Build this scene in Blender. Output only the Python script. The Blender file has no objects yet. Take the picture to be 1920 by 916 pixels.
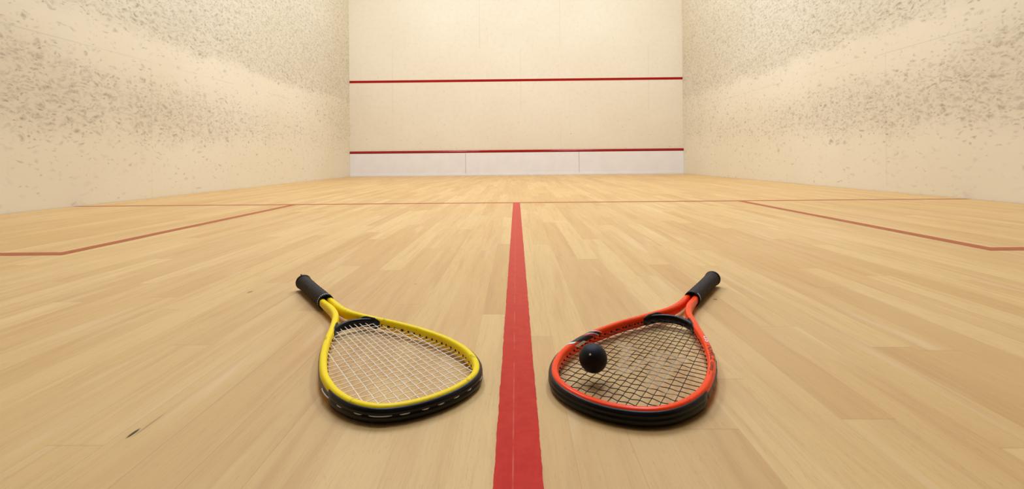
import bpy, math, random
import numpy as np
from mathutils import Matrix, Vector

# ---------------------------------------------------------------- camera, world, lights, exposure
S = bpy.context.scene
COL = S.collection
cam_d = bpy.data.cameras.new('camera'); cam = bpy.data.objects.new('camera', cam_d); COL.objects.link(cam)
S.camera = cam
cam_d.sensor_fit = 'HORIZONTAL'; cam_d.sensor_width = 36.0
cam_d.lens = 856.63 / 1920 * 36.0
cam_d.shift_x = (960 - 958.74) / 1920
cam_d.shift_y = (296.97 - 458) / 1920
cam_d.clip_start = 0.02
YAW, ROLL = -0.0107, 0.0097
fw = Vector((math.sin(YAW), math.cos(YAW), 0)); rt = Vector((math.cos(YAW), -math.sin(YAW), 0)); dn = fw.cross(rt)
r2 = rt * math.cos(ROLL) + dn * math.sin(ROLL); d2 = -rt * math.sin(ROLL) + dn * math.cos(ROLL)
cam.matrix_world = Matrix(((r2.x, -d2.x, -fw.x, 0.0021), (r2.y, -d2.y, -fw.y, -8.7101), (r2.z, -d2.z, -fw.z, 0.314), (0, 0, 0, 1)))

S.view_settings.view_transform = 'Standard'
S.view_settings.look = 'None'
S.view_settings.gamma = 1.0
S.view_settings.use_curve_mapping = False
S.view_settings.exposure = -1.17

wd = bpy.data.worlds.new('world'); S.world = wd; wd.use_nodes = True
wd.node_tree.nodes['Background'].inputs[0].default_value = (1.0, 0.93, 0.82, 1)
wd.node_tree.nodes['Background'].inputs[1].default_value = 0.0

LAMP_COL = (0.83, 0.99, 1.30)
for lx, ly, pw, spr in ((-1.7, -3.1, 198, 3.1), (1.7, -3.1, 198, 3.1), (-1.7, -4.5, 208, 3.1), (1.7, -4.5, 208, 3.1),
                        (-0.7, -7.0, 22, 1.25), (0.7, -7.0, 22, 1.25)):      # court lamps under the ceiling; rear pair added, narrowed to brighten the near floor
    ld = bpy.data.lights.new('ceiling_or_fill_lamp', 'AREA'); ld.shape = 'RECTANGLE'; ld.size = 0.6; ld.size_y = 1.3
    ld.energy = pw; ld.color = LAMP_COL; ld.spread = spr
    lo = bpy.data.objects.new('ceiling_or_fill_lamp', ld); COL.objects.link(lo)
    lo.location = (lx, ly, 5.55)

# ---------------------------------------------------------------- helpers
def lin(r, g, b):
    f = lambda c: (c / 255 / 12.92) if c / 255 <= 0.04045 else ((c / 255 + 0.055) / 1.055) ** 2.4
    return (f(r), f(g), f(b), 1.0)

def mesh_obj(name, verts, faces, mat=None, parent=None, smooth=False):
    me = bpy.data.meshes.new(name); me.from_pydata([tuple(v) for v in verts], [], [tuple(f) for f in faces]); me.update()
    if mat: me.materials.append(mat)
    if smooth:
        me.polygons.foreach_set('use_smooth', [True] * len(me.polygons))
    o = bpy.data.objects.new(name, me); COL.objects.link(o)
    if parent: o.parent = parent
    return o

def tag(o, label=None, cat=None, group=None, kind=None):
    if label: o['label'] = label
    if cat: o['category'] = cat
    if group: o['group'] = group
    if kind: o['kind'] = kind
    return o

def box(x0, x1, y0, y1, z0, z1):
    v = [(x, y, z) for x in (x0, x1) for y in (y0, y1) for z in (z0, z1)]
    f = [(0, 1, 3, 2), (4, 6, 7, 5), (0, 4, 5, 1), (2, 3, 7, 6), (0, 2, 6, 4), (1, 5, 7, 3)]
    return v, f

class NT:
    """tiny node-tree writer"""
    def __init__(self, name, rough=0.5, spec=0.5):
        self.m = bpy.data.materials.new(name); self.m.use_nodes = True
        self.t = self.m.node_tree; self.b = self.t.nodes['Principled BSDF']
        self.b.inputs['Roughness'].default_value = rough
        self.b.inputs['Specular IOR Level'].default_value = spec
        self._co = None
    def n(self, typ, **kw):
        nd = self.t.nodes.new(typ)
        for k, v in kw.items(): setattr(nd, k, v)
        return nd
    def put(self, sock, v):
        if isinstance(v, bpy.types.NodeSocket): self.t.links.new(v, sock)
        elif v is not None: sock.default_value = v
    def math(self, op, a, b=None, c=None, clamp=False):
        nd = self.n('ShaderNodeMath', operation=op, use_clamp=clamp)
        self.put(nd.inputs[0], a); self.put(nd.inputs[1], b); self.put(nd.inputs[2], c)
        return nd.outputs[0]
    def add(self, a, b): return self.math('ADD', a, b)
    def sub(self, a, b): return self.math('SUBTRACT', a, b)
    def mul(self, a, b): return self.math('MULTIPLY', a, b)
    def sstep(self, e0, e1, x):
        nd = self.n('ShaderNodeMapRange', interpolation_type='SMOOTHSTEP')
        self.put(nd.inputs[0], x); self.put(nd.inputs[1], e0); self.put(nd.inputs[2], e1)
        nd.inputs[3].default_value = 0.0; nd.inputs[4].default_value = 1.0
        return nd.outputs[0]
    def co(self):
        if self._co is None: self._co = self.n('ShaderNodeTexCoord').outputs['Object']
        return self._co
    def xyz(self):
        s = self.n('ShaderNodeSeparateXYZ'); self.put(s.inputs[0], self.co()); return s.outputs
    def vec(self, x, y, z=0.0):
        c = self.n('ShaderNodeCombineXYZ'); self.put(c.inputs[0], x); self.put(c.inputs[1], y); self.put(c.inputs[2], z); return c.outputs[0]
    def noise(self, vec, scale, detail=2.0, rough=0.5, dist=0.0):
        nd = self.n('ShaderNodeTexNoise'); self.put(nd.inputs['Vector'], vec)
        nd.inputs['Scale'].default_value = scale; nd.inputs['Detail'].default_value = detail
        nd.inputs['Roughness'].default_value = rough; nd.inputs['Distortion'].default_value = dist
        return nd.outputs['Fac']
    def white(self, vec):
        nd = self.n('ShaderNodeTexWhiteNoise', noise_dimensions='3D'); self.put(nd.inputs['Vector'], vec); return nd.outputs['Value']
    def mix(self, fac, a, b, blend='MIX'):
        nd = self.n('ShaderNodeMix', data_type='RGBA', blend_type=blend)
        self.put(nd.inputs[0], fac); self.put(nd.inputs[6], a); self.put(nd.inputs[7], b)
        return nd.outputs[2]
    def color(self, c): self.put(self.b.inputs['Base Color'], c); return self.m
    def bump(self, h, strength, dist=0.001):
        nd = self.n('ShaderNodeBump'); nd.inputs['Strength'].default_value = strength; nd.inputs['Distance'].default_value = dist
        self.put(nd.inputs['Height'], h); self.put(self.b.inputs['Normal'], nd.outputs[0])

# ---------------------------------------------------------------- materials of the court
W = 3.175

def floor_material():
    k = NT('beech_strip_floor', 0.42, 0.2)
    X, Y, Z = k.xyz()
    sx = k.math('DIVIDE', k.sub(X, 0.1258), 0.065)
    idx = k.math('FLOOR', sx); fx = k.math('FRACT', sx)
    L = 1.0
    off = k.white(k.vec(idx, 3.3, 0.7))
    len_ = k.add(0.85, k.mul(k.white(k.vec(idx, 8.1, 2.2)), 0.5))
    v = k.math('MULTIPLY_ADD', k.math('DIVIDE', Y, L), len_, k.mul(off, 7.0))
    pc = k.math('FLOOR', v); fy = k.math('FRACT', v)
    tone = k.white(k.vec(idx, pc, 5.0))
    hue = k.white(k.vec(idx, pc, 9.0))
    seed = k.mul(k.white(k.vec(idx, pc, 2.0)), 40.0)
    # grain: fine streaks along the boards plus broad cathedral bands
    gv = k.vec(k.mul(X, 1.0), k.mul(Y, 0.035), seed)
    g1 = k.noise(gv, 420.0, 3.0, 0.6, 0.0)
    gb = k.vec(k.mul(X, 1.0), k.mul(Y, 0.12), seed)
    g2 = k.noise(gb, 26.0, 2.0, 0.5, 0.8)
    rg = k.math('FRACT', k.mul(g2, 5.0)); rings = k.math('ABSOLUTE', k.sub(rg, 0.5))
    fl = k.noise(k.vec(k.mul(X, 1.0), k.mul(Y, 0.16), seed), 620.0, 1.0, 0.4)
    flecks = k.sstep(0.66, 0.74, fl)
    big = k.noise(k.co(), 1.3, 2.0)
    c = k.mix(k.math('POWER', tone, 0.7), lin(203, 158, 94), lin(220, 180, 114))
    c = k.mix(k.mul(k.sstep(0.5, 1.0, hue), 0.5), c, lin(206, 159, 96))
    c = k.mix(k.mul(k.sstep(0.45, 0.75, g1), 0.22), c, lin(180, 134, 86))
    c = k.mix(k.mul(k.sstep(0.30, 0.5, rings), 0.10), c, lin(186, 136, 86))
    c = k.mix(k.mul(flecks, 0.22), c, lin(160, 112, 68))
    c = k.mix(k.mul(k.sstep(0.35, 0.7, big), 0.10), c, lin(236, 206, 160))
    wide = k.noise(k.vec(X, k.mul(Y, 0.05), seed), 46.0, 2.0, 0.5, 0.3)
    c = k.mix(k.mul(k.sstep(0.45, 0.75, wide), 0.34), c, lin(186, 132, 80))
    pale = k.noise(k.vec(X, k.mul(Y, 0.10), k.add(seed, 17.0)), 22.0, 2.0, 0.5, 0.3)
    c = k.mix(k.mul(k.sstep(0.55, 0.8, pale), 0.40), c, lin(232, 198, 148))
    # joints
    ex = k.math('MINIMUM', fx, k.sub(1.0, fx)); ey = k.math('MINIMUM', fy, k.sub(1.0, fy))
    jx = k.sub(1.0, k.sstep(0.004, 0.016, ex)); jy = k.sub(1.0, k.sstep(0.0006, 0.0024, ey))
    wk = k.white(k.vec(idx, 1.0, 1.0))
    c = k.mix(k.mul(jx, k.mul(k.math('POWER', wk, 2.0), 0.32)), c, lin(120, 80, 45))
    c = k.mix(k.mul(jy, 0.16), c, lin(130, 88, 50))
    # the small dark mineral streaks and knots seen in the boards
    for (mx, my, ax, ay, a) in ((-0.445, -8.185, 0.0028, 0.012, 0.95), (-0.440, -8.168, 0.0022, 0.030, 0.35), (0.437, -7.70, 0.006, 0.006, 0.6),
                                (-0.64, -7.62, 0.006, 0.012, 0.5), (-0.255, -7.56, 0.006, 0.010, 0.2)):
        d = k.math('SQRT', k.add(k.math('POWER', k.math('DIVIDE', k.sub(X, mx), ax), 2.0), k.math('POWER', k.math('DIVIDE', k.sub(Y, my), ay), 2.0)))
        c = k.mix(k.mul(k.sub(1.0, k.sstep(0.5, 1.0, d)), a), c, lin(48, 26, 14))
    k.color(c)
    k.put(k.b.inputs['Roughness'], k.add(0.36, k.mul(g1, 0.16)))
    k.bump(g1, 0.06, 0.0006)
    return k.m

def side_wall_material(sign):
    k = NT('scuffed_plaster', 0.7, 0.2)
    X, Y, Z = k.xyz()
    flat = k.vec(Y, Z, 3.7 * sign)
    n1 = k.sub(k.noise(flat, 1.7, 3.0), 0.5)
    n2 = k.sub(k.noise(k.vec(Y, Z, 9.0 * sign), 5.0, 3.0), 0.5)
    zn = k.add(Z, k.add(k.mul(n1, 0.22), k.mul(n2, 0.16)))
    up = k.mul(k.sstep(1.30, 1.50, zn), 1.15)
    far_top = k.mul(k.sstep(1.9, 3.0, Z), k.sstep(-3.2, -0.8, Y))
    up = k.mul(up, k.sub(1.0, k.mul(far_top, 0.55)))
    near_up = k.sub(1.0, k.mul(k.sub(1.0, k.sstep(-5.6, -4.4, Y)), 0.45))
    up = k.mul(up, near_up)
    lo = k.mul(k.sstep(0.36, 0.72, zn), k.sub(1.0, k.sstep(0.76, 1.16, k.sub(zn, k.mul(k.sub(1.0, k.sstep(-6.0, -5.0, Y)), 0.2)))))
    lo_s = k.add(0.30, k.mul(k.sub(1.0, k.sstep(-4.6, -2.4, Y)), 0.62))
    lo = k.mul(lo, lo_s)
    fr = k.mul(k.mul(k.sstep(-2.6, -0.4, Y), k.sstep(0.35, 0.9, zn)), 0.5)
    dens = k.math('MAXIMUM', k.math('MAXIMUM', k.mul(up, 0.95), lo), fr)
    patch = k.add(0.55, k.mul(k.noise(k.vec(Y, Z, 21.0 * sign), 3.2, 3.0), 0.9))
    dens = k.add(k.mul(dens, patch), k.mul(k.sstep(0.05, 0.35, Z), 0.06))
    marks = None
    wn = k.n('ShaderNodeTexNoise'); k.put(wn.inputs['Vector'], flat); wn.inputs['Scale'].default_value = 9.0; wn.inputs['Detail'].default_value = 2.0
    sp = k.n('ShaderNodeSeparateColor'); k.put(sp.inputs[0], wn.outputs['Color'])
    for sc, su, sv, amt, ph in ((1.0, 0.086, 0.040, 1.0, 0.0), (0.62, 0.052, 0.028, 1.0, 5.3), (0.5, 0.036, 0.021, 0.9, 11.9)):
        u = k.math('DIVIDE', k.add(Y, k.mul(sp.outputs[0], 0.10)), su)
        w = k.math('DIVIDE', k.add(Z, k.add(k.mul(sp.outputs[1], 0.10), k.mul(k.sub(sp.outputs[2], 0.5), 0.05))), sv)
        vo = k.n('ShaderNodeTexVoronoi'); k.put(vo.inputs['Vector'], k.vec(u, w, ph * sign)); vo.inputs['Scale'].default_value = 1.0
        pick = k.n('ShaderNodeSeparateColor'); k.put(pick.inputs[0], vo.outputs['Color'])
        on = k.sstep(-0.22, 0.10, k.sub(dens, pick.outputs[0]))
        shape = k.sub(1.0, k.sstep(0.0, 0.52, vo.outputs['Distance']))
        mk = k.mul(k.mul(on, shape), k.mul(k.add(0.25, k.mul(pick.outputs[1], 0.75)), amt))
        marks = mk if marks is None else k.math('MAXIMUM', marks, mk)
    rag = k.sstep(0.25, 0.6, k.noise(flat, 60.0, 2.0))
    marks = k.mul(marks, k.add(0.35, k.mul(rag, 0.65)))
    sm = k.noise(k.vec(k.mul(Y, 0.6), Z, 31.0 * sign), 26.0, 4.0, 0.65, 0.6)
    smudge = k.mul(k.sstep(0.50, 0.74, sm), k.sstep(0.12, 0.8, dens))
    marks = k.math('MAXIMUM', marks, k.mul(smudge, 0.62))
    haze = k.mul(dens, 0.13)
    base = k.mix(k.sstep(0.3, 0.7, k.noise(flat, 0.9, 3.0)), lin(238, 225, 193), lin(242, 230, 201))
    c = k.mix(haze, base, lin(120, 100, 72))
    c = k.mix(k.mul(marks, 0.60), c, lin(100, 68, 36))
    # panel joints of the plaster
    seam = k.sub(1.0, k.sstep(0.002, 0.006, k.math('ABSOLUTE', k.sub(Z, 1.185))))
    seam2 = k.mul(k.sub(1.0, k.sstep(0.003, 0.010, k.math('ABSOLUTE', k.add(Y, 4.76)))), k.sstep(1.18, 1.19, k.sub(2.37, Z)))
    c = k.mix(k.mul(k.math('MAXIMUM', seam, k.mul(seam2, 0.6)), k.mul(k.sstep(0.35, 0.65, k.noise(flat, 2.0, 2.0)), 0.14)), c, lin(110, 90, 62))
    k.color(c); k.bump(k.noise(k.co(), 90.0, 3.0), 0.05, 0.002)
    return k.m

def front_wall_material():
    k = NT('cream_front_wall', 0.55, 0.25)
    X, Y, Z = k.xyz()
    p = k.vec(X, Z, 0.0)
    base = k.mix(k.sstep(0.3, 0.7, k.noise(p, 0.8, 3.0)), lin(239, 223, 191), lin(242, 228, 197))
    vo = k.n('ShaderNodeTexVoronoi'); k.put(vo.inputs['Vector'], k.vec(k.math('DIVIDE', X, 0.075), k.math('DIVIDE', Z, 0.065), 0.0)); vo.inputs['Scale'].default_value = 1.0
    pk = k.n('ShaderNodeSeparateColor'); k.put(pk.inputs[0], vo.outputs['Color'])
    on = k.sstep(0.62, 0.9, pk.outputs[0])
    low = k.add(0.45, k.mul(k.sub(1.0, k.sstep(0.6, 1.5, Z)), 0.55))
    mk = k.mul(k.mul(on, k.sub(1.0, k.sstep(0.06, 0.26, vo.outputs['Distance']))), k.mul(pk.outputs[1], low))
    c = k.mix(k.mul(mk, 0.42), base, lin(120, 98, 66))
    hz = k.sstep(0.45, 0.7, k.noise(p, 14.0, 4.0))
    c = k.mix(k.mul(hz, 0.05), c, lin(150, 125, 90))
    seams = None
    for (sx, z0, z1, a) in ((-0.675, 2.42, 3.6, 1.0), (0.855, 2.42, 3.6, 0.8), (-2.35, 1.2, 2.42, 0.8), (0.10, 1.2, 2.42, 0.8), (2.53, 1.2, 2.42, 0.8), (0.86, 0.4, 1.2, 0.5), (-2.36, 0.4, 1.2, 0.3)):
        s_ = k.mul(k.sub(1.0, k.sstep(0.004, 0.016, k.math('ABSOLUTE', k.sub(X, sx)))), k.mul(k.sstep(z0 - 0.005, z0 + 0.005, Z), k.sub(1.0, k.sstep(z1 - 0.005, z1 + 0.005, Z))))
        s_ = k.mul(s_, a); seams = s_ if seams is None else k.math('MAXIMUM', seams, s_)
    for zz in (1.2, 2.42):
        s_ = k.mul(k.sub(1.0, k.sstep(0.003, 0.010, k.math('ABSOLUTE', k.sub(Z, zz)))), 0.12)
        seams = k.math('MAXIMUM', seams, s_)
    c = k.mix(k.mul(seams, 0.09), c, lin(140, 104, 70))
    k.color(c)
    return k.m

def paint_red(name, c0, c1, rough=0.38):
    k = NT(name, rough, 0.16)
    n = k.noise(k.co(), 55.0, 4.0, 0.6)
    X, Y, Z = k.xyz()
    st = k.noise(k.vec(X, k.mul(Y, 0.05), 0.0), 500.0, 3.0, 0.6)
    c = k.mix(k.sstep(0.35, 0.65, n), c0, c1)
    c = k.mix(k.mul(k.sstep(0.52, 0.72, st), 0.16), c, lin(200, 60, 44))
    # the board joint showing through the paint
    j = k.sub(1.0, k.sstep(0.0004, 0.0012, k.math('ABSOLUTE', k.add(X, 0.0042))))
    c = k.mix(k.mul(k.mul(j, k.sstep(0.4, 0.6, k.noise(k.co(), 18.0, 2.0))), 0.28), c, lin(224, 140, 110))
    k.color(c); k.bump(st, 0.12, 0.0005)
    return k.m

def plain(name, c, rough=0.5, spec=0.5, var=0.0, scale=40.0, bump=0.0):
    k = NT(name, rough, spec)
    if var > 0:
        n = k.noise(k.co(), scale, 3.0)
        d = tuple(x * (1 - var) for x in c[:3]) + (1,)
        k.color(k.mix(k.sstep(0.3, 0.7, n), c, d))
        if bump: k.bump(n, bump, 0.0006)
    else:
        k.color(c)
    return k.m

M_floor = floor_material()
M_left = side_wall_material(-1.0); M_right = side_wall_material(1.0)
M_front = front_wall_material()
M_back_glass = plain('darkened_back_glass', lin(46, 44, 42), 0.12, 0.5, 0.1, 2.0)  # unseen back wall, tone set dark to cut light bounced near the camera
M_ceiling = plain('white_ceiling', lin(226, 220, 206), 0.8, 0.1, 0.03, 3.0)
M_gap = plain('dark_gap', lin(60, 46, 34), 0.9, 0.1, 0.1)
M_line_floor = paint_red('red_floor_paint', lin(190, 24, 6), lin(198, 38, 14), 0.36)
M_line_box = paint_red('red_box_paint', lin(162, 66, 24), lin(172, 78, 32), 0.36)
M_line_wall = plain('red_wall_paint', lin(168, 16, 3), 0.5, 0.15, 0.1, 12.0)
M_strip = plain('glossy_red_strip', lin(166, 10, 2), 0.1, 0.4, 0.08, 12.0)
M_tin = plain('off_white_tin', lin(246, 239, 228), 0.45, 0.4, 0.04, 5.0)
M_tin_edge = plain('white_trim', lin(244, 240, 234), 0.4, 0.4, 0.02, 8.0)

# ---------------------------------------------------------------- room shell
def grid_line(x0, y0, x1, y1, w, z, jitter=0.0, n=40, seed=1):
    """a painted stripe from (x0,y0) to (x1,y1); slightly uneven edges"""
    rnd = random.Random(seed)
    a = Vector((x0, y0)); b = Vector((x1, y1)); d = (b - a).normalized(); m = Vector((-d.y, d.x))
    vs, fs = [], []
    jl = jr = 0.0
    for i in range(n + 1):
        q = a.lerp(b, i / n)
        jl = jl * 0.6 + rnd.uniform(-1, 1) * jitter; jr = jr * 0.6 + rnd.uniform(-1, 1) * jitter
        p0 = q + m * (w / 2 + jl); p1 = q - m * (w / 2 + jr)
        vs += [(p0.x, p0.y, z), (p1.x, p1.y, z)]
        if i: fs.append((2 * i - 2, 2 * i - 1, 2 * i + 1, 2 * i))
    return vs, fs

YB = -9.75
v, f = box(-W + 0.005, W - 0.005, YB, -0.002, -0.08, 0.0)
floor = tag(mesh_obj('floor', v, f, M_floor), 'pale beech strip floor of the squash court with red lines', 'floor', kind='structure')
v, f = box(-W - 0.1, W + 0.1, YB - 0.1, 0.1, -0.16, -0.081)
tag(mesh_obj('trim_1', v, f, M_gap), 'dark gap under the floor edge along the side walls', 'floor gap', kind='structure')
v, f = box(-W - 0.12, -W, YB, 0.12, -0.081, 5.7)
tag(mesh_obj('wall_left', v, f, M_left), 'cream left side wall with two bands of grey ball marks', 'wall', kind='structure')
v, f = box(W, W + 0.12, YB, 0.12, -0.081, 5.7)
tag(mesh_obj('wall_right', v, f, M_right), 'cream right side wall with two bands of grey ball marks', 'wall', kind='structure')
v, f = box(-W, W, 0.0, 0.12, -0.081, 5.7)
wall_front = tag(mesh_obj('wall_front', v, f, M_front), 'pale cream front wall with a red service line', 'wall', kind='structure')
v, f = box(-W - 0.12, W + 0.12, YB - 0.12, YB, -0.081, 5.7)
tag(mesh_obj('wall_back', v, f, M_back_glass), 'unseen glass back wall behind the camera, darkened to cut bounced light', 'wall', kind='structure')
v, f = box(-W - 0.12, W + 0.12, YB - 0.12, 0.12, 5.7, 5.8)
tag(mesh_obj('ceiling', v, f, M_ceiling), 'white ceiling over the court', 'ceiling', kind='structure')

# painted lines: children of the surface they are painted on
v, f = box(-W + 0.001, W - 0.001, -0.002, 0.0005, 1.783, 1.828)
tag(mesh_obj('service_line', v, f, M_line_wall, wall_front), 'thin red service line across the front wall')
Z1 = 0.0006
v, f = grid_line(0.0012, -9.3, 0.0012, -5.44, 0.0485, Z1, 0.0004, 900, 3)
tag(mesh_obj('center_line', v, f, M_line_floor, floor), 'broad red center line running up the floor')
v, f = grid_line(-W + 0.006, -5.455, W - 0.006, -5.468, 0.05, Z1 * 0.8, 0.0006, 60, 4)
tag(mesh_obj('short_line', v, f, M_line_box, floor), 'thin red short line across the floor')
for sx, xa, xb, yb, yw in ((-1, -1.585, -1.572, -7.146, -7.160), (1, 1.576, 1.566, -7.184, -7.190)):
    x_in, x_bk = xa, xb
    v, f = grid_line(x_in, -5.46, x_bk, yb - 0.025, 0.05, Z1, 0.0006, 60, 5)
    v2, f2 = grid_line(x_bk + 0.0245 * -sx, yb, sx * (W - 0.006), yw, 0.05, Z1 * 1.02, 0.0006, 60, 6)
    v3 = v + v2; f3 = f + [tuple(i + len(v) for i in q) for q in f2]
    tag(mesh_obj('service_box_line', v3, f3, M_line_box, floor), 'red service box line at the %s wall' % ('left' if sx < 0 else 'right'))

# the tin: white board along the foot of the front wall
tin = bpy.data.objects.new('tin_board', None); COL.objects.link(tin); tin.location = (0, -0.01, 0)
tag(tin, 'long off-white tin board with a red top strip at the foot of the front wall', 'tin board')
for x0, x1 in ((-W + 0.002, -0.965), (-0.960, 1.193), (1.198, W - 0.002)):
    v, f = box(x0, x1, -0.012, 0.008, 0.03, 0.43)
    mesh_obj('tin_panel', v, f, M_tin, tin)
v, f = box(-W + 0.002, W - 0.002, -0.02, 0.008, 0.0005, 0.034)
tag(mesh_obj('bottom_trim', v, f, M_tin_edge, tin), 'bright white bottom edge')
NS = 14; vs, fs = [], []
for i, x in enumerate((-W + 0.002, W - 0.002)):
    for j in range(NS + 1):
        a = -math.pi / 2 + math.pi * j / NS
        vs.append((x, 0.006 - 0.028 * math.cos(a), 0.454 + 0.025 * math.sin(a)))
for j in range(NS): fs.append((j, j + 1, NS + 2 + j, NS + 1 + j))
fs.append(tuple(range(NS + 1))); fs.append(tuple(range(2 * NS + 1, NS, -1))); fs.append((0, NS + 1, 2 * NS + 1, NS))
tag(mesh_obj('top_strip', vs, fs, M_strip, tin, True), 'glossy red half-round top strip')

# ---------------------------------------------------------------- racket building blocks
def catmull(P, m=24):
    P = np.asarray(P, float); out = []
    for i in range(len(P) - 1):
        p0 = P[i - 1] if i > 0 else 2 * P[0] - P[1]; p1, p2 = P[i], P[i + 1]
        p3 = P[i + 2] if i + 2 < len(P) else 2 * P[-1] - P[-2]
        al = lambda a, b: max(np.linalg.norm(b - a) ** 0.5, 1e-6)
        t0 = 0; t1 = t0 + al(p0, p1); t2 = t1 + al(p1, p2); t3 = t2 + al(p2, p3)
        for t in np.linspace(t1, t2, m, endpoint=False):
            A1 = (t1 - t) / (t1 - t0) * p0 + (t - t0) / (t1 - t0) * p1; A2 = (t2 - t) / (t2 - t1) * p1 + (t - t1) / (t2 - t1) * p2
            A3 = (t3 - t) / (t3 - t2) * p2 + (t - t2) / (t3 - t2) * p3
            B1 = (t2 - t) / (t2 - t0) * A1 + (t - t0) / (t2 - t0) * A2; B2 = (t3 - t) / (t3 - t1) * A2 + (t - t1) / (t3 - t1) * A3
            out.append((t2 - t) / (t2 - t1) * B1 + (t - t1) / (t2 - t1) * B2)
    out.append(P[-1]); return np.array(out)

def resample(C, n):
    d = np.r_[0, np.cumsum(np.linalg.norm(np.diff(C, axis=0), axis=1))]
    u = np.linspace(0, d[-1], n)
    return np.stack([np.interp(u, d, C[:, i]) for i in range(C.shape[1])], 1), u

def smooth_path(C, it):
    C = C.copy()
    for _ in range(it):
        C[1:-1] = 0.25 * C[:-2] + 0.5 * C[1:-1] + 0.25 * C[2:]
    return C

def zc(s): return 0.0116 + (0.0186 - 0.0116) * np.asarray(s) / 0.685

S0 = 0.13                       # the racket's own origin: middle of the head, on the floor

class Racket:
    def __init__(self, prof):
        half = [(s, w) for s, w in prof]
        pts = [(s, -w) for s, w in half[::-1]] + [(s, w) for s, w in half[1:]]
        outer, _ = resample(catmull(pts), 900)
        outer = smooth_path(outer, 30)
        T = np.gradient(outer, axis=0); T /= np.linalg.norm(T, axis=1)[:, None]
        N = np.stack([T[:, 1], -T[:, 0]], 1)
        mid = outer[len(outer) // 2]
        if N[len(outer) // 2][0] > 0: N = -N
        a = np.interp(outer[:, 0], [0, 0.28, 0.40, 0.44, 0.49], [0.0056, 0.0058, 0.0066, 0.0066, 0.0060])
        self.C, self.u = resample(outer - N * a[:, None], 420)
        T = np.gradient(self.C, axis=0); T /= np.linalg.norm(T, axis=1)[:, None]
        N = np.stack([T[:, 1], -T[:, 0]], 1)
        if N[len(N) // 2][0] > 0: N = -N
        self.N = N
        s = self.C[:, 0]
        self.a = np.interp(s, [0, 0.28, 0.40, 0.44, 0.49], [0.0056, 0.0058, 0.0066, 0.0066, 0.0060])
        self.b = np.interp(s, [0, 0.28, 0.40, 0.44, 0.49], [0.0100, 0.0100, 0.0092, 0.0090, 0.0078])
        self.mid = len(s) // 2
    def side_index(self, s, side):
        """path index where the rim (side=+1/-1) passes s"""
        rng = range(self.mid, len(self.C)) if side * self.C[-1, 1] > 0 else range(self.mid, -1, -1)
        rng = list(rng); best = min(rng, key=lambda i: abs(self.C[i, 0] - s)); return best
    def half_width(self, s):
        m = self.C[:, 1] > 0
        o = np.argsort(self.C[m, 0]); return float(np.interp(s, self.C[m, 0][o], self.C[m, 1][o]))
    def surf(self, i, ph, off=0.0):
        """point of the tube at fractional path index i and angle ph (0 outer side, 90 top, 180 inner)"""
        i0 = int(min(max(math.floor(i), 0), len(self.C) - 2)); fr = i - i0
        g = lambda A: A[i0] * (1 - fr) + A[i0 + 1] * fr
        C, N, a, b = g(self.C), g(self.N), g(self.a) + off, g(self.b) + off
        e = 0.72
        c_, s_ = math.cos(math.radians(ph)), math.sin(math.radians(ph))
        x = a * math.copysign(abs(c_) ** e, c_); z = b * math.copysign(abs(s_) ** e, s_)
        p = C + N * x
        return (p[0] - S0, p[1], float(zc(C[0])) + z)
    def profile_pt(self, i, n, z):
        C, N = self.C[i], self.N[i]; p = C + N * n
        return (p[0] - S0, p[1], float(zc(C[0])) + z)

def sweep(rings, closed_ends=True):
    """rings: list of equal-length closed rings of points"""
    m = len(rings[0]); vs = [p for r in rings for p in r]; fs = []
    for i in range(len(rings) - 1):
        for j in range(m):
            k = (j + 1) % m
            fs.append((i * m + j, i * m + k, (i + 1) * m + k, (i + 1) * m + j))
    if closed_ends:
        fs.append(tuple(range(m - 1, -1, -1))); fs.append(tuple((len(rings) - 1) * m + j for j in range(m)))
    return vs, fs

def tube(path, r, n=6):
    path = [Vector(p) for p in path]; rings = []
    for i, p in enumerate(path):
        t = (path[min(i + 1, len(path) - 1)] - path[max(i - 1, 0)]).normalized()
        s_ = t.cross(Vector((0, 0, 1)))
        s_ = s_.normalized() if s_.length > 1e-6 else Vector((1, 0, 0))
        q = s_.cross(t)
        rings.append([tuple(p + s_ * r * math.cos(2 * math.pi * j / n) + q * r * math.sin(2 * math.pi * j / n)) for j in range(n)])
    return sweep(rings)

def merge(parts):
    vs, fs = [], []
    for v, f in parts:
        o = len(vs); vs += list(v); fs += [tuple(i + o for i in q) for q in f]
    return vs, fs

def patch(R, i0, i1, p0, p1, skew=0.0, off=0.0003, nu=24, nv=10):
    """thin printed patch on the tube between path indices and angles; skew shifts the index across the angle"""
    vs, fs = [], []
    for a in range(nu + 1):
        for b in range(nv + 1):
            fb = b / nv
            vs.append(R.surf(i0 + (i1 - i0) * a / nu + skew * fb, p0 + (p1 - p0) * fb, off))
    for a in range(nu):
        for b in range(nv):
            q = a * (nv + 1) + b; fs.append((q, q + 1, q + nv + 2, q + nv + 1))
    return vs, fs

def frame_material(name, c0, scuff, wear=0.5, rough=0.3):
    k = NT(name, rough, 0.2)
    n = k.noise(k.co(), 160.0, 4.0, 0.6, 0.8)
    v = k.noise(k.vec(*[k.mul(o, m) for o, m in zip(k.xyz(), (1.0, 1.0, 2.2))]), 38.0, 4.0, 0.6, 0.4)
    c = k.mix(k.mul(k.sstep(0.60, 0.66, v), wear), c0, scuff)
    c = k.mix(k.mul(k.sstep(0.62, 0.70, n), wear * 0.6), c, scuff)
    k.color(c); k.put(k.b.inputs['Roughness'], k.add(rough, k.mul(n, 0.12)))
    return k.m

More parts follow.
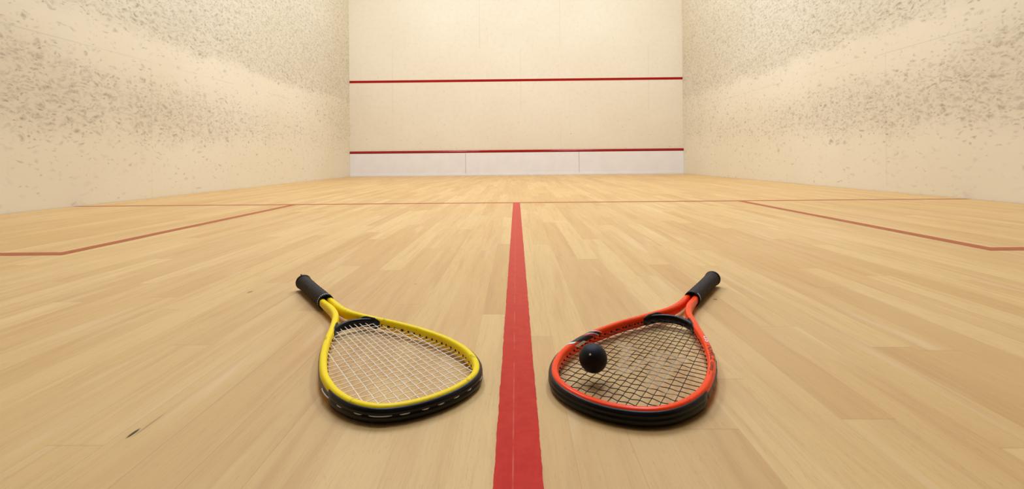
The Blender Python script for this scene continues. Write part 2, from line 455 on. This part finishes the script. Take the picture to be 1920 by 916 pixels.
def grip_material():
    k = NT('black_grip_tape', 0.7, 0.2)
    n = k.noise(k.co(), 300.0, 3.0, 0.6)
    k.color(k.mix(k.sstep(0.3, 0.7, n), lin(46, 38, 30), lin(60, 50, 40))); k.bump(n, 0.25, 0.0005)
    return k.m

M_grip = grip_material()
M_black = plain('black_plastic', lin(9, 8, 10), 0.34, 0.3, 0.25, 120.0, 0.06)
M_rubber = plain('black_rubber', lin(12, 11, 11), 0.55, 0.22, 0.15, 90.0)
M_grommet = plain('grommet_black', lin(7, 6, 6), 0.5, 0.2, 0.1)
M_white_print = plain('white_print', lin(236, 232, 226), 0.4, 0.4, 0.05, 200.0)
M_black_print = plain('black_print', lin(8, 7, 8), 0.32, 0.3, 0.1, 200.0)
M_red_print = plain('red_print', lin(196, 40, 30), 0.32, 0.5, 0.1, 200.0)
M_grey_print = plain('grey_print', lin(176, 176, 172), 0.5, 0.4, 0.1, 200.0)

def string_material(name, c0, c1):
    k = NT(name, 0.4, 0.25)
    at = k.n('ShaderNodeAttribute', attribute_name='print')
    k.color(k.mix(at.outputs['Fac'], c0, c1))
    return k.m

def seg_dist(p, a, b):
    p, a, b = map(np.array, (p, a, b)); t = np.clip(np.dot(p - a, b - a) / np.dot(b - a, b - a), 0, 1)
    return float(np.linalg.norm(p - a - t * (b - a)))

BOT = (0.0052, 0.0157, 0.0265, 0.0378, 0.0495, 0.0622, 0.0765)

def build_racket(spec):
    R = Racket(spec['prof'])
    root = bpy.data.objects.new('squash_racket', None); COL.objects.link(root)
    ang = math.atan2(spec['d'][1], spec['d'][0]) + spec['turn']
    root.location = (spec['c'][0] + spec['d'][0] * (S0 + spec['s0']), spec['c'][1] + spec['d'][1] * (S0 + spec['s0']), 0)
    root.rotation_euler = (0, 0, ang)
    tag(root, spec['label'], 'squash racket', 'squash rackets lying on the floor')
    # ---- frame: one tube from the grip round the head and back
    NP = 28
    rings = [[R.surf(i, 360.0 * j / NP) for j in range(NP)] for i in range(len(R.C))]
    v, f = sweep(rings)
    frame = mesh_obj('frame', v, f, spec['m_frame'], root, True)
    tag(frame, spec['frame_label'])
    # ---- bumper round the tip
    iA = R.side_index(spec['bump_s'][0], 1); iB = R.side_index(spec['bump_s'][1], -1)
    lo_, hi_ = min(iA, iB), max(iA, iB)
    def bump_ring(i, sc):
        a, b = R.a[i], R.b[i]; k = sc
        pr = [(a * 0.62, b * 0.80), (a + 0.0004 * k, b * 0.70), (a + 0.0017 * k, b * 0.55), (a + 0.0028 * k, b * 0.36), (a + 0.0032 * k, b * 0.10), (a + 0.0024 * k, b * 0.05),
              (a + 0.0024 * k, -b * 0.05), (a + 0.0032 * k, -b * 0.10), (a + 0.0033 * k, -b * 0.50), (a + 0.0020 * k, -b * 0.90), (a * 0.7, -b - 0.0010 * k), (0.0, -b - 0.0012 * k), (0.0, -b * 0.8), (a * 0.4, 0.0), (a * 0.3, b * 0.6)]
        return [R.profile_pt(i, n, z) for n, z in pr]
    idx = list(range(lo_, hi_ + 1))
    rings = []
    for q, i in enumerate(idx):
        e = min(q, len(idx) - 1 - q); sc = min(1.0, 0.25 + e / 6.0)
        rings.append(bump_ring(i, sc))
    v, f = sweep(rings); bumper = mesh_obj('bumper_guard', v, f, M_black, root, True)
    tag(bumper, 'black plastic bumper guard round the tip')
    # string runs showing in the bumper groove
    if spec.get('dash'):
        for (sa, sb, side) in spec['dash']:
            if side == 0:                                # ends given by their place across the tip
                near = [i for i in range(len(R.C)) if R.C[i, 0] < 0.075]
                ia, ib = [min(near, key=lambda i: abs(R.C[i, 1] - t)) for t in (sa, sb)]
            else:
                ia, ib = R.side_index(sa, side), R.side_index(sb, side)
            if ia > ib: ia, ib = ib, ia
            ib = max(ib, ia + 2)
            pts = [R.profile_pt(i, R.a[i] + 0.0031 - 0.0012 * (abs(2 * (i - ia) / (ib - ia) - 1) ** 4), 0.0) for i in range(ia, ib + 1)]
            v, f = tube(pts, 0.00075, 6); tag(mesh_obj('exposed_string', v, f, spec['m_loop'], bumper, True), 'pale string run in the bumper groove')
    # thin grommet strip along the outside of each side of the head
    for side in (1, -1):
        ia, ib = sorted((R.side_index(0.10, side), R.side_index(spec['strip_s'], side)))
        rings = []
        for q, i in enumerate(range(ia, ib + 1)):
            a = R.a[i]; e = min(q, ib - ia - q); t = 0.0009 * min(1, e / 3 + 0.2)
            if spec.get('lugs') and q % 9 in (4, 5): t += 0.0006
            rings.append([R.profile_pt(i, n, z) for n, z in ((a - 0.001, 0.0030), (a + t, 0.0024), (a + t, -0.0030), (a - 0.001, -0.0036))])
        v, f = sweep(rings); mesh_obj('grommet_strip', v, f, M_black, root)
    # ---- throat bridge
    bp = spec['bridge']
    pth = [(s, -t) for s, t in bp] + [(s, t) for s, t in bp[::-1][1:]]
    Cb, _ = resample(catmull(pth), 70); Cb = smooth_path(Cb, 4)
    T = np.gradient(Cb, axis=0); T /= np.linalg.norm(T, axis=1)[:, None]; N = np.stack([T[:, 1], -T[:, 0]], 1)
    rings = []
    for c, n in zip(Cb, N):
        z0 = float(zc(c[0])); ring = []
        for j in range(16):
            ph = 2 * math.pi * j / 16; cc, ss = math.cos(ph), math.sin(ph)
            x = 0.0040 * math.copysign(abs(cc) ** 0.6, cc); z = 0.0076 * math.copysign(abs(ss) ** 0.6, ss)
            q = c + n * x; ring.append((q[0] - S0, q[1], z0 + z))
        rings.append(ring)
    parts = [sweep(rings)]
    for side in (1, -1):                       # the sleeves that wrap the arms where the bridge joins them
        ia, ib = sorted((R.side_index(spec['sleeve'][0], side), R.side_index(spec['sleeve'][1], side)))
        rings = []
        for i in range(ia, ib + 1):
            e = min(i - ia, ib - i); o = 0.0014 * min(1.0, 0.3 + e / 3); sp_ = 60 * min(1.0, math.sqrt((e + 1.0) / 6.0))
            out_ = [R.surf(i, ph, o) for ph in np.linspace(180 - sp_, 180 + sp_, 12)]; in_ = [R.surf(i, ph, -0.002) for ph in np.linspace(180 + sp_, 180 - sp_, 12)]
            rings.append(out_ + in_)
        parts.append(sweep(rings))
    v, f = merge(parts); tag(mesh_obj('throat_bridge', v, f, M_black, root, True), 'black throat bridge closing the string bed')
    bt = np.array(Cb); order = np.argsort(bt[:, 1])
    bridge_s = lambda t: float(np.interp(t, bt[order, 1], bt[order, 0]))
    # ---- strings
    cross_s = [0.0225 + 0.0125 * i for i in range(15)]
    while cross_s[-1] < spec['bridge'][-1][0] - 0.028: cross_s.append(cross_s[-1] + 0.0142)
    tmax = lambda s: R.half_width(s)
    mains = [-b for b in BOT[::-1]] + list(BOT)
    top_s = spec['bridge'][-1][0]
    fan = lambda s: 1.0 - 0.16 * max(0.0, (s - 0.03) / (top_s - 0.03))
    mains_lim = []
    for t0 in mains:
        ss = np.linspace(0.002, top_s, 400); inside = []
        for s in ss:
            t = t0 * fan(s); w = tmax(s)
            lim = bridge_s(t) if abs(t) < abs(bt[:, 1]).max() else 9
            inside.append(abs(t) < w and s < lim)
        ok = ss[np.array(inside)]; mains_lim.append((ok.min() - 0.002, ok.max() + 0.001))
    AMP = spec['amp']; rad = spec['rad']; parts = []
    for mi, t0 in enumerate(mains):
        a, b = mains_lim[mi]; n = int((b - a) / 0.0028) + 1
        pts = []
        for s in np.linspace(a, b, n):
            ph = np.interp(s, cross_s, np.arange(len(cross_s)))
            w = AMP * math.cos(math.pi * (ph + mi)); w *= 1.0 if cross_s[0] < s < cross_s[-1] else 0.6
            pts.append((s - S0, t0 * fan(s), float(zc(s)) + w * 0.35))
        parts.append(tube(pts, rad))
    for ci, s in enumerate(cross_s):
        w_ = tmax(s) + 0.001; n = int(2 * w_ / 0.0026) + 1
        mt = [t0 * fan(s) for t0 in mains]
        pts = []
        for t in np.linspace(-w_, w_, n):
            if mt[0] < t < mt[-1]:
                ph = np.interp(t, mt, np.arange(len(mt))); w = -AMP * math.cos(math.pi * (ph + ci))
            else: w = 0.0
            bend = 0.0005 * math.sin(t * 190 + ci * 1.7)
            pts.append((s + bend - S0, t, float(zc(s)) + w))
        parts.append(tube(pts, rad))
    v, f = merge(parts)
    sb = mesh_obj('string_bed', v, f, spec['m_string'], root, True); tag(sb, spec['string_label'])
    at = sb.data.attributes.new('print', 'FLOAT', 'POINT')
    rnd = random.Random(4); vals = []
    for p in v:
        m = 0.0
        if spec.get('stencil'):
            q = (p[0] + S0, p[1])
            for a, b, th in spec['stencil']:
                d = seg_dist(q, a, b); m = max(m, min(1.0, max(0.0, (th - d) / 0.002)))
            m *= 0.55 + 0.45 * rnd.random()
        vals.append(m)
    at.data.foreach_set('value', vals)
    # ---- grommets: black plugs in the inner face where every string enters
    def grommet(i):
        c, n = R.C[i], R.N[i]; a = R.a[i]; z0 = float(zc(c[0])); t = np.array([-n[1], n[0]]); rings = []
        for dpt, r in ((a - 0.0010, 0.0019), (a + 0.0004, 0.0018), (a + 0.0010, 0.0012), (a + 0.0012, 0.0006)):
            ring = []
            for j in range(8):
                ph = 2 * math.pi * j / 8; q = c - n * dpt + t * r * math.cos(ph)
                ring.append((q[0] - S0, q[1], z0 + r * math.sin(ph)))
            rings.append(ring)
        v, f = sweep(rings); mesh_obj('grommet', v, f, M_grommet, frame, True)
    for s in cross_s:
        for side in (1, -1): grommet(R.side_index(s, side))
    for mi, t0 in enumerate(mains):
        a, b = mains_lim[mi]
        for s in (a, b):
            if s > 0.2 and abs(t0) * fan(s) < abs(bt[:, 1]).max() - 0.004: continue
            t = t0 * fan(s); i = int(np.argmin((R.C[:, 0] - s) ** 2 + (R.C[:, 1] - t) ** 2)); grommet(i)
    # ---- grip
    g0, g1 = spec['grip']; NJ = 32
    bend = lambda s: spec['bend'] * max(0.0, s - 0.46)
    def gring(s, r, z=None):
        return [(s - S0, bend(s) + r * math.cos(2 * math.pi * j / NJ) * 0.98, float(zc(s) if z is None else z) + r * math.sin(2 * math.pi * j / NJ) * 0.98) for j in range(NJ)]
    def grad(s):
        x = (s - g0) / (g1 - g0); return float(np.interp(x, [0, 0.12, 0.5, 0.85, 0.95, 1], [0.0156, 0.0156, 0.0152, 0.0156, 0.0168, 0.0174]))
    rings = []
    for s in np.linspace(g0 + 0.006, g1 - 0.004, 150):
        ring = []
        for j in range(NJ):
            ph = 2 * math.pi * j / NJ; sw = ((s / 0.0170 + j / NJ) % 1.0)
            r = grad(s) + 0.0021 * (sw ** 1.2) - 0.0015
            oct_ = 1 - 0.025 * (1 - math.cos(8 * ph)) / 2
            ring.append((s - S0, bend(s) + r * oct_ * math.cos(ph), float(zc(s)) + r * oct_ * math.sin(ph)))
        rings.append(ring)
    v, f = sweep(rings); grip = tag(mesh_obj('grip', v, f, M_grip, root, True), 'black spiral-wrapped grip')
    rings = [gring(g0 + 0.002, 0.0100), gring(g0 - 0.002, 0.0138), gring(g0 - 0.003, 0.0152), gring(g0 - 0.002, 0.0161), gring(g0 + 0.006, 0.0163), gring(g0 + 0.009, 0.0158), gring(g0 + 0.009, 0.012)]
    v, f = sweep(rings); collar = tag(mesh_obj('grip_collar', v, f, M_rubber, grip, True), 'black rubber collar at the throat end of the grip')
    rings = [gring(g1 - 0.006, 0.0150), gring(g1 - 0.006, 0.0178), gring(g1 - 0.001, 0.0183), gring(g1 + 0.002, 0.0178), gring(g1 + 0.004, 0.0155), gring(g1 + 0.0046, 0.008)]
    v, f = sweep(rings); tag(mesh_obj('butt_cap', v, f, M_rubber, grip, True), 'black butt cap at the end of the grip')
    for k_, (a0, a1, sa, sb_) in enumerate(spec['collar_marks']):
        vs, fs = [], []
        n = max(2, int((a1 - a0) / 4))
        for q in range(n + 1):
            ph = math.radians(a0 + (a1 - a0) * q / n)
            for s in (sa, sb_):
                r = 0.0167; vs.append((g0 + s - S0, bend(g0) + r * math.cos(ph) * 0.98, float(zc(g0)) + r * math.sin(ph) * 0.98))
            if q: fs.append((2 * q - 2, 2 * q - 1, 2 * q + 1, 2 * q))
        mesh_obj('collar_mark', vs, fs, spec['m_mark'], grip)
    if spec.get('tape_tail'):
        s = g1 - 0.004; ph = math.radians(spec['tape_tail']); rings = []
        for q, (rr, w) in enumerate(((0.0165, 0.003), (0.0188, 0.0026), (0.0205, 0.0016))):
            c_ = Vector((s + 0.002 * q - S0, bend(s) + rr * math.cos(ph), float(zc(s)) + rr * math.sin(ph)))
            tv = Vector((0, -math.sin(ph), math.cos(ph)))
            rings.append([tuple(c_ + Vector((dx, 0, 0)) + tv * dt) for dx, dt in ((-w, -w * 0.6), (w, -w * 0.6), (w, w * 0.6), (-w, w * 0.6))])
        v, f = sweep(rings); tag(mesh_obj('tape_tail', v, f, M_grip, grip), 'loose tail of grip tape sticking up')
    return root, R, frame

def text_on_rim(R, body, name, size, i_start, i_dir, ph0, ph1, mat, parent, label, flip=False):
    """lettering bent along the tube: text x runs along the path, text y across from angle ph0 to ph1"""
    cu = bpy.data.curves.new('lettering', 'FONT'); cu.body = body; cu.size = 1.0; cu.resolution_u = 3
    to = bpy.data.objects.new('lettering', cu); COL.objects.link(to)
    dg = bpy.context.evaluated_depsgraph_get(); me = bpy.data.meshes.new_from_object(to.evaluated_get(dg))
    bpy.data.objects.remove(to)
    step = float(R.u[-1] / (len(R.u) - 1))
    vs = []
    for q in me.vertices:
        x, y = q.co.x * size, min(max(q.co.y / 0.72, -0.1), 1.2)
        vs.append(R.surf(i_start + i_dir * x / step, ph0 + (ph1 - ph0) * y, 0.00045))
    fs = [tuple(p.vertices) for p in me.polygons]
    o = mesh_obj(name, vs, fs, mat, parent); tag(o, label)
    bpy.data.meshes.remove(me)
    return o

# ---------------------------------------------------------------- the yellow racket
prof_y = [(0, 0), (0.0012, 0.018), (0.0045, 0.035), (0.0105, 0.0525), (0.0227, 0.0727), (0.0482, 0.0912), (0.0736, 0.1000), (0.0991, 0.1041), (0.1245, 0.1045), (0.1499, 0.1027),
          (0.1754, 0.0977), (0.2008, 0.0911), (0.2263, 0.0832), (0.2517, 0.0738), (0.2772, 0.0634), (0.3026, 0.0520), (0.325, 0.0420), (0.352, 0.0310), (0.378, 0.0215), (0.402, 0.0163),
          (0.430, 0.0140), (0.470, 0.0138), (0.508, 0.0134)]
spec_y = dict(prof=prof_y, d=(-0.6088, 0.7934), c=(-0.1608, -8.0605), s0=-0.1060, turn=math.radians(0.6), bend=0.0,
    label='yellow squash racket with pale strings lying left of the red center line', frame_label='bright yellow tubular frame with scuffs',
    string_label='off-white woven string bed',
    m_frame=frame_material('yellow_lacquer', lin(252, 216, 0), lin(120, 88, 0), 0.45, 0.32),
    m_string=string_material('pale_string', lin(255, 244, 222), lin(255, 244, 222)), m_loop=plain('grey_string', lin(198, 196, 186), 0.4, 0.4, 0.05),
    bump_s=(0.104, 0.106), strip_s=0.265, bridge=[(0.297, 0.0490), (0.311, 0.0395), (0.325, 0.0270), (0.3335, 0.0130), (0.3360, 0.0)], sleeve=(0.302, 0.345),
    amp=0.0006, rad=0.00062, grip=(0.496, 0.686),
    collar_marks=[(a, a + 7, 0.0010, 0.0034) for a in range(-12, 112, 13)], m_mark=M_white_print, tape_tail=75,
    dash=[(0.128, 0.096, 1), (0.077, 0.067, 1), (0.050, 0.040, 1), (0.074, 0.055, 0), (0.048, 0.038, 0), (0.023, 0.016, 0), (0.003, -0.004, 0), (-0.017, -0.025, 0), (-0.040, -0.048, 0), (-0.064, -0.075, 0)])
# ---------------------------------------------------------------- the red racket
prof_r = [(0, 0), (0.0013, 0.017), (0.0049, 0.033), (0.0108, 0.0490), (0.0229, 0.0682), (0.0358, 0.0803), (0.0488, 0.0887), (0.0617, 0.0948), (0.0746, 0.0994), (0.1004, 0.1055), (0.1263, 0.1071),
          (0.1521, 0.1060), (0.1780, 0.1030), (0.2038, 0.0980), (0.2297, 0.0902), (0.2555, 0.0814), (0.2813, 0.0710), (0.3072, 0.0589), (0.328, 0.0500), (0.352, 0.0400), (0.378, 0.0285), (0.405, 0.0205),
          (0.435, 0.0160), (0.475, 0.0142), (0.506, 0.0134)]
spec_r = dict(prof=prof_r, d=(0.5373, 0.8434), c=(0.158, -8.0649), s0=-0.11505, turn=math.radians(-1.0), bend=-0.03,
    label='orange-red squash racket with black strings lying right of the red center line, ball on it', frame_label='orange-red tubular frame with printed marks',
    string_label='black woven string bed with a worn grey printed emblem',
    m_frame=frame_material('orange_red_lacquer', lin(255, 66, 2), lin(170, 20, 4), 0.18, 0.2),
    m_string=string_material('black_string', lin(8, 6, 6), lin(190, 190, 180)), m_loop=M_black,
    bump_s=(0.104, 0.102), strip_s=0.24, lugs=True, bridge=[(0.310, 0.0540), (0.325, 0.0430), (0.341, 0.0285), (0.3505, 0.0135), (0.3535, 0.0)], sleeve=(0.315, 0.360),
    amp=0.0007, rad=0.00054, grip=(0.494, 0.682),
    collar_marks=[(128, 182, 0.0010, 0.0050)], m_mark=M_grey_print, dash=None,
    stencil=[((0.197, 0.046), (0.190, 0.012), 0.006), ((0.190, 0.030), (0.108, 0.008), 0.0085), ((0.108, 0.002), (0.178, -0.014), 0.006), ((0.196, -0.014), (0.196, -0.056), 0.006),
             ((0.188, -0.026), (0.092, -0.036), 0.0085), ((0.092, -0.042), (0.188, -0.052), 0.007), ((0.088, -0.058), (0.083, -0.070), 0.005)])

yellow, RY, frame_y = build_racket(spec_y)
red, RR, frame_r = build_racket(spec_r)

# printed graphics on the red frame
side_far = 1
iref = lambda s: RR.side_index(s, side_far)
dirn = 1 if iref(0.2) > iref(0.13) else -1
def dec(s0, s1, p0, p1, skew_s, mat, name, label, off=0.0003):
    step = float(RR.u[-1] / (len(RR.u) - 1)); sk = dirn * skew_s / step
    v, f = patch(RR, iref(s0), iref(s1), p0, p1, sk, off)
    tag(mesh_obj(name, v, f, mat, frame_r, True), label)
dec(0.131, 0.164, 50, 172, 0.034, M_black_print, 'frame_decal', 'black block of the rim graphic')
dec(0.164, 0.173, 50, 172, 0.034, M_red_print, 'frame_decal', 'red stripe of the rim graphic')
dec(0.173, 0.177, 50, 172, 0.034, M_white_print, 'frame_decal', 'white stripe of the rim graphic')
dec(0.177, 0.191, 50, 172, 0.026, M_black_print, 'frame_decal', 'black bar of the rim graphic')
dec(0.191, 0.193, 60, 160, 0.026, M_white_print, 'frame_decal', 'thin white edge of the rim graphic')
dec(0.122, 0.131, 46, 120, 0.018, M_white_print, 'frame_decal', 'white tip of the rim graphic')
dec(0.140, 0.166, 152, 178, 0.010, M_white_print, 'frame_decal', 'white band under the black block', 0.00045)

# lettering on the near-right arm of the red frame
s_r = lambda s: RR.side_index(s, -1)
dr = 1 if s_r(0.14) > s_r(0.27) else -1
text_on_rim(RR, 'us', 'frame_lettering', 0.030, s_r(0.276), dr, 96, 44, M_white_print, frame_r, 'white letters on the right arm of the frame')
text_on_rim(RR, 'FORCE', 'frame_lettering', 0.0175, s_r(0.243), dr, 100, 44, M_black_print, frame_r, 'black letters on the right side of the frame')
text_on_rim(RR, 'comp ///', 'frame_lettering', 0.0125, s_r(0.186), dr, 98, 56, M_black_print, frame_r, 'small black letters and slashes on the right side of the frame')

# ---------------------------------------------------------------- the ball
def ball():
    r = 0.0196; nu, nv = 40, 24; vs = []; fs = []
    vs.append((0, 0, r))
    for i in range(1, nv):
        th = math.pi * i / nv
        for j in range(nu): vs.append((r * math.sin(th) * math.cos(2 * math.pi * j / nu), r * math.sin(th) * math.sin(2 * math.pi * j / nu), r * math.cos(th)))
    vs.append((0, 0, -r))
    for j in range(nu): fs.append((0, 1 + j, 1 + (j + 1) % nu))
    for i in range(nv - 2):
        for j in range(nu):
            a = 1 + i * nu + j; b = 1 + i * nu + (j + 1) % nu; fs.append((a, a + nu, b + nu, b))
    l = len(vs) - 1
    for j in range(nu): fs.append((l, 1 + (nv - 2) * nu + (j + 1) % nu, 1 + (nv - 2) * nu + j))
    k = NT('matte_black_rubber', 0.55, 0.25); n = k.noise(k.co(), 260.0, 3.0)
    k.color(k.mix(n, lin(10, 9, 11), lin(17, 16, 19))); k.bump(n, 0.15, 0.0004)
    o = mesh_obj('squash_ball', vs, fs, k.m, None, True)
    s_, t_ = 0.0835, 0.0405
    d = spec_r['d']; ctr = Vector((0.1070, -8.0690, 0))
    zs = float(zc(s_)) + 0.0010 + 0.0006
    o.location = (ctr.x, ctr.y, zs + r)
    tag(o, 'small black rubber ball with a pale dot resting on the red racket strings', 'squash ball')
    # the printed dot
    to_cam = (cam.matrix_world.translation - o.location).normalized()
    right = Vector((1, 0, 0)); upv = right.cross(to_cam) * -1
    if upv.z < 0: upv = -upv
    dirv = (to_cam * 0.95 - right * 0.19 + upv * 0.24).normalized()
    a = dirv.orthogonal().normalized(); b = dirv.cross(a)
    ring = [tuple((dirv * r * 0.9995 + (a * math.cos(2 * math.pi * j / 16) + b * math.sin(2 * math.pi * j / 16)) * 0.0014).normalized() * (r + 0.00015)) for j in range(16)]
    vs = [tuple(dirv * (r + 0.0002))] + ring
    fs = [(0, 1 + j, 1 + (j + 1) % 16) for j in range(16)]
    tag(mesh_obj('ball_dot', vs, fs, plain('cream_dot', lin(236, 222, 170), 0.5, 0.3, 0.05, 300.0), o), 'pale cream dot')
    return o
ball()
